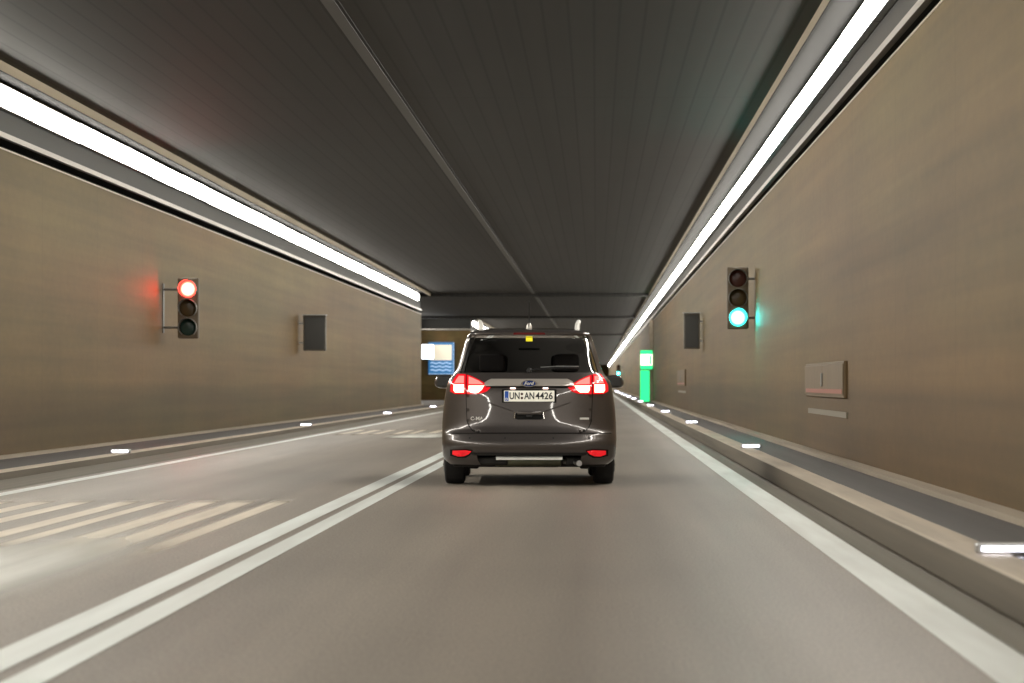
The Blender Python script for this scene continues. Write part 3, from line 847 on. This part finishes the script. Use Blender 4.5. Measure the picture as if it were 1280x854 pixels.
    # wiper on the rear glass
    b = bmesh.new(); pts = [(x, S(x, z)-.022, z) for x, z in ((0.0, 1.205), (.15, 1.222), (.35, 1.232), (.50, 1.23))]
    tube(b, pts, .008, 6); w_ = link('wiper', b, 'plastic', car)
    b = bmesh.new(); tube(b, [(.12, S(.12, 1.235)-.016, 1.236), (.3, S(.3, 1.245)-.016, 1.246), (.52, S(.52, 1.24)-.016, 1.244)], .006, 6); link('wiper_blade', b, 'steel', w_)
    b = bmesh.new(); lathe(b, [(-.05, .018), (-.03, .026), (0, .028)], 'Y', (0, S(0, 1.2)+.0, 1.203), 14); link('wiper_pivot', b, 'plastic', w_)
    # plate ---------------------------------------------------------------
    pl = bmesh.new(); yp = .095; box(pl, -.262, .262, yp-.008, yp+.012, .878, .992, .004); plate = link('number_plate', pl, 'plate', car)
    b = bmesh.new(); box(b, -.255, -.215, yp-.0105, yp-.0085, .884, .986); link('blue_band', b, 'eu', plate)
    text('plate_letters', 'UN', .098, 'ink', plate, (-.152, yp-.0105, .934), width=.105)
    text('plate_letters', 'AN', .098, 'ink', plate, (.0, yp-.0105, .934), width=.105)
    text('plate_numbers', '4426', .098, 'ink', plate, (.155, yp-.0105, .934), width=.18)
    text('country_letter', 'D', .035, 'plate', plate, (-.235, yp-.012, .902))
    b = bmesh.new(); lathe(b, [(-.0025, .013), (0, .013)], 'Y', (-.076, yp-.0085, .957), 16); lathe(b, [(-.0025, .013), (0, .013)], 'Y', (-.076, yp-.0085, .915), 16); link('seal', b, 'red_off', plate)
    fr = bmesh.new()
    box(fr, -.285, .285, yp+.013, yp+.05, .862, 1.005, .01); link('plate_recess', fr, 'seam', car)
    for s in (1, -1):
        b = bmesh.new(); box(b, s*.17-.028, s*.17+.028, .085, .105, 1.008, 1.024, .004); link('plate_lamp', b, 'plate_lamp', car)
    # lamps ---------------------------------------------------------------
    outer = [(.664, .955), (.78, .957), (.828, .985), (.826, 1.05), (.792, 1.115), (.752, 1.168), (.664, 1.165)]
    inner = [(.400, 1.028), (.44, .985), (.50, .962), (.57, .955), (.652, .955), (.652, 1.160), (.60, 1.142), (.52, 1.105), (.45, 1.062)]
    for s in (1, -1):
        f = (lambda p: p) if s > 0 else mirror_x
        for poly, lit, clear in (
            (outer, [(.682, .972), (.775, .972), (.792, .995), (.790, 1.058), (.682, 1.058)], [(.682, 1.072), (.784, 1.072), (.762, 1.112), (.735, 1.148), (.682, 1.146)]),
            (inner, [(.470, 1.045), (.495, 1.000), (.530, .972), (.615, .972), (.632, 1.0), (.632, 1.045)], [(.475, 1.058), (.632, 1.060), (.632, 1.140), (.59, 1.124), (.52, 1.092)])):
            lamp = link('tail_lamp', patch(f(poly), .024, .0), 'lens', car, smooth=True)
            link('lit_chamber', patch(f(lit), .0275, .02, .025), 'lit', lamp)
            link('clear_chamber', patch(f(clear), .0270, .02, .025), 'clear', lamp)
    for s in (1, -1):
        f = (lambda p: p) if s > 0 else mirror_x
        link('rear_reflector', patch(f([(.60, .362), (.66, .372), (.80, .366), (.80, .325), (.74, .305), (.68, .308), (.63, .33)]), .014, -.002), 'reflector', car, smooth=True)
        o = patch(f([(.585, .372), (.66, .384), (.825, .376), (.825, .312), (.74, .290), (.66, .292), (.615, .32)]), .007, -.002)
        link('reflector_recess', o, 'seam', car)
    # bumper: lower valance and silver ledge
    link('bumper_valance', patch([(-.62, .345), (-.58, .318), (.58, .318), (.62, .345)], .010, -.10), 'plastic', car, smooth=True)
    b = bmesh.new(); n = 20
    for k in range(n):
        x0, x1 = -.345+.69*k/n, -.345+.69*(k+1)/n
        for (za, oa), (zb, ob) in (((.270, -.02), (.274, .018)), ((.274, .018), (.288, .016)), ((.288, .016), (.316, -.035)), ((.316, -.035), (.317, -.12))):
            quad(b, [(x0, .045-oa, za), (x1, .045-oa, za), (x1, .045-ob, zb), (x0, .045-ob, zb)])
    bmesh.ops.remove_doubles(b, verts=b.verts, dist=1e-5); link('skid_strip', b, 'skid', car, smooth=True)
    b = bmesh.new(); tube(b, [(x/20*.9, S(x/20*.9, .548)-.001, .5475) for x in range(-19, 20)], .005, 6); link('bumper_gap', b, 'seam', car)
    b = bmesh.new()
    for x in (-.62, -.25, .25, .62):
        b = bmesh.new(); lathe(b, [(-.006, .009), (.0, .011)], 'Y', (x, S(x, .50)-.001, .50), 12); link('parking_sensor', b, 'plastic', car)
    # spoiler brake lamp, sticker, antenna, rails
    link('high_brake_lamp', patch([(-.17, 1.578), (.17, 1.578), (.16, 1.602), (-.16, 1.602)], .010, -.002), 'high', car)
    b = bmesh.new(); yy = S(0, 1.53); box(b, -.035, .035, yy-.004, yy+.004, 1.508, 1.548, .002); link('yellow_sticker', b, 'yellow', car)
    b = bmesh.new(); lathe(b, [(1.650, .032), (1.672, .030), (1.695, .02), (1.708, .010)], 'Z', (0, .80, 0), 16); an = link('antenna', b, 'tray', car, smooth=True)
    b = bmesh.new(); tube(b, [(0, .80, 1.70), (0, .66, 1.93)], .008, 6, r2=.005); link('antenna_mast', b, 'plastic', an)
    for s in (1, -1):
        b = bmesh.new(); pts = [(s*.505, .66, 1.60), (s*.51, .74, 1.69), (s*.53, 1.1, 1.725), (s*.54, 1.9, 1.73), (s*.54, 2.3, 1.70), (s*.54, 2.5, 1.60)]
        tube(b, pts, .025, 10); link('roof_rail', b, 'pale_metal', car, smooth=True)
    # mirrors
    for s in (1, -1):
        b = bmesh.new(); bmesh.ops.create_uvsphere(b, u_segments=20, v_segments=12, radius=1)
        for v in b.verts:
            x, y, z = v.co
            v.co = (s*(.955 + .115*math.copysign(abs(x)**.8, x)*(1-.10*z)), 3.02 + .10*y, 1.085 + .075*math.copysign(abs(z)**.75, z))
        mr_ = link('wing_mirror', b, 'paint', car, smooth=True)
        b = bmesh.new(); tube(b, [(s*.80, 3.05, 1.07), (s*.90, 3.04, 1.05)], .03, 8); link('mirror_arm', b, 'plastic', mr_)
        b = bmesh.new(); box(b, min(s*.87, s*1.04), max(s*.87, s*1.04), 2.90, 2.925, 1.03, 1.14, .01); link('mirror_glass', b, 'sign_grey', mr_)
    # wheels
    for yw in (.92, 3.71):
        for s in (1, -1):
            x1, x0 = .900, .675
            b = bmesh.new()
            prof = [(x0, .215), (x0+.004, .285), (x0+.02, .312), (x0+.05, .318), ((x0+x1)/2, .320), (x1-.05, .318), (x1-.02, .312), (x1-.004, .285), (x1, .215)]
            lathe(b, [(s*a, r_) for a, r_ in prof], 'X', (0, yw, .32), 40)
            wh = link('wheel', b, 'tyre', car, smooth=True)
            b = bmesh.new(); lathe(b, [(s*(x1-.01), .208), (s*(x1+.004), .212), (s*(x1+.006), .19), (s*(x1-.03), .18), (s*(x1-.05), .05), (s*(x1-.01), .045), (s*(x1-.008), .01)], 'X', (0, yw, .32), 30)
            for k in range(5):
                t = 2*PI*k/5; c, d = math.cos(t), math.sin(t)
                tube(b, [(s*(x1-.015), yw+.03*c, .32+.03*d), (s*(x1-.005), yw+.195*c, .32+.195*d)], .022, 6)
            link('rim', b, 'rim', wh, smooth=True)
            # wheel arch liner
            b = bmesh.new(); n = 20; xo = s*(W(.5)+.003)
            arc = [(yw+.375*math.cos(PI*k/n), .30+.375*math.sin(PI*k/n)) for k in range(n+1)]
            fz = [(xo if z > .28 else xo, y, z) for y, z in arc]
            vs = [b.verts.new((s*(W(z)+.003), y, z)) for y, z in arc]; vb = [b.verts.new((s*.66, y, z)) for y, z in arc]
            for k in range(n): b.faces.new((vs[k], vs[k+1], vb[k+1], vb[k]))
            b.faces.new(vs); link('wheel_arch', b, 'plastic', car)
    # underbody
    b = bmesh.new(); box(b, -.80, .80, .38, 4.2, .19, .26, .02); box(b, -.64, .64, .86, .98, .22, .30, .02)
    box(b, -.60, -.22, .18, .36, .215, .30, .02); box(b, .38, .60, .2, .4, .21, .30, .02); link('underbody', b, 'under', car)
    b = bmesh.new(); lathe(b, [(-.36, .01), (-.35, .055), (-.32, .065), (.30, .065), (.33, .055), (.34, .01)], 'X', (0, .26, .255), 18); link('muffler', b, 'muffler', car, smooth=True)
    b = bmesh.new(); tube(b, [(.36, .30, .25), (.46, .25, .245), (.52, .14, .235)], .026, 10); lathe(b, [(.08, .03), (.16, .03)], 'Y', (.52, 0, .235), 14); link('exhaust_pipe', b, 'steel', car, smooth=True)
    b = bmesh.new()
    for x in (-.585, .585): box(b, x-.05, x+.05, .80, 1.0, .16, .34, .02)
    tube(b, [(-.66, .92, .27), (.66, .92, .27)], .035, 8); link('rear_axle', b, 'under', car)
    # seats with headrests
    def seat(x, y, w):
        b = bmesh.new(); box(b, x-w/2, x+w/2, y, y+.14, .60, 1.16, .05); box(b, x-w/2, x+w/2, y+.1, y+.6, .48, .62, .04)
        st = link('seat', b, 'seat', car, smooth=True)
        b = bmesh.new(); box(b, x-.14, x+.14, y+.0, y+.12, 1.19, 1.385, .045); link('headrest', b, 'seat', st, smooth=True)
    for x in (-.40, .40): seat(x, 1.15, .5)
    for x in (-.38, .38): seat(x, 2.15, .5)
    b = bmesh.new(); box(b, -.66, .66, 2.95, 3.35, .75, 1.08, .06); link('dashboard', b, 'inner', car)
    b = bmesh.new(); box(b, -.12, .12, 2.62, 2.65, 1.44, 1.50, .01); link('inner_mirror', b, 'plastic', car)
    b = bmesh.new(); box(b, -.70, .70, .24, 1.25, .60, .64); box(b, -.72, .72, .26, 3.4, .40, .44); link('load_floor', b, 'inner', car)
    return car
car = make_car()
tag(car, 'dark grey-brown people carrier with red tail lamps lit, driving away in the middle lane', 'car')
DC = 33.2
car.location = (-.693, DC, 0.0); car.rotation_euler = (0, 0, math.atan(.693/DC))
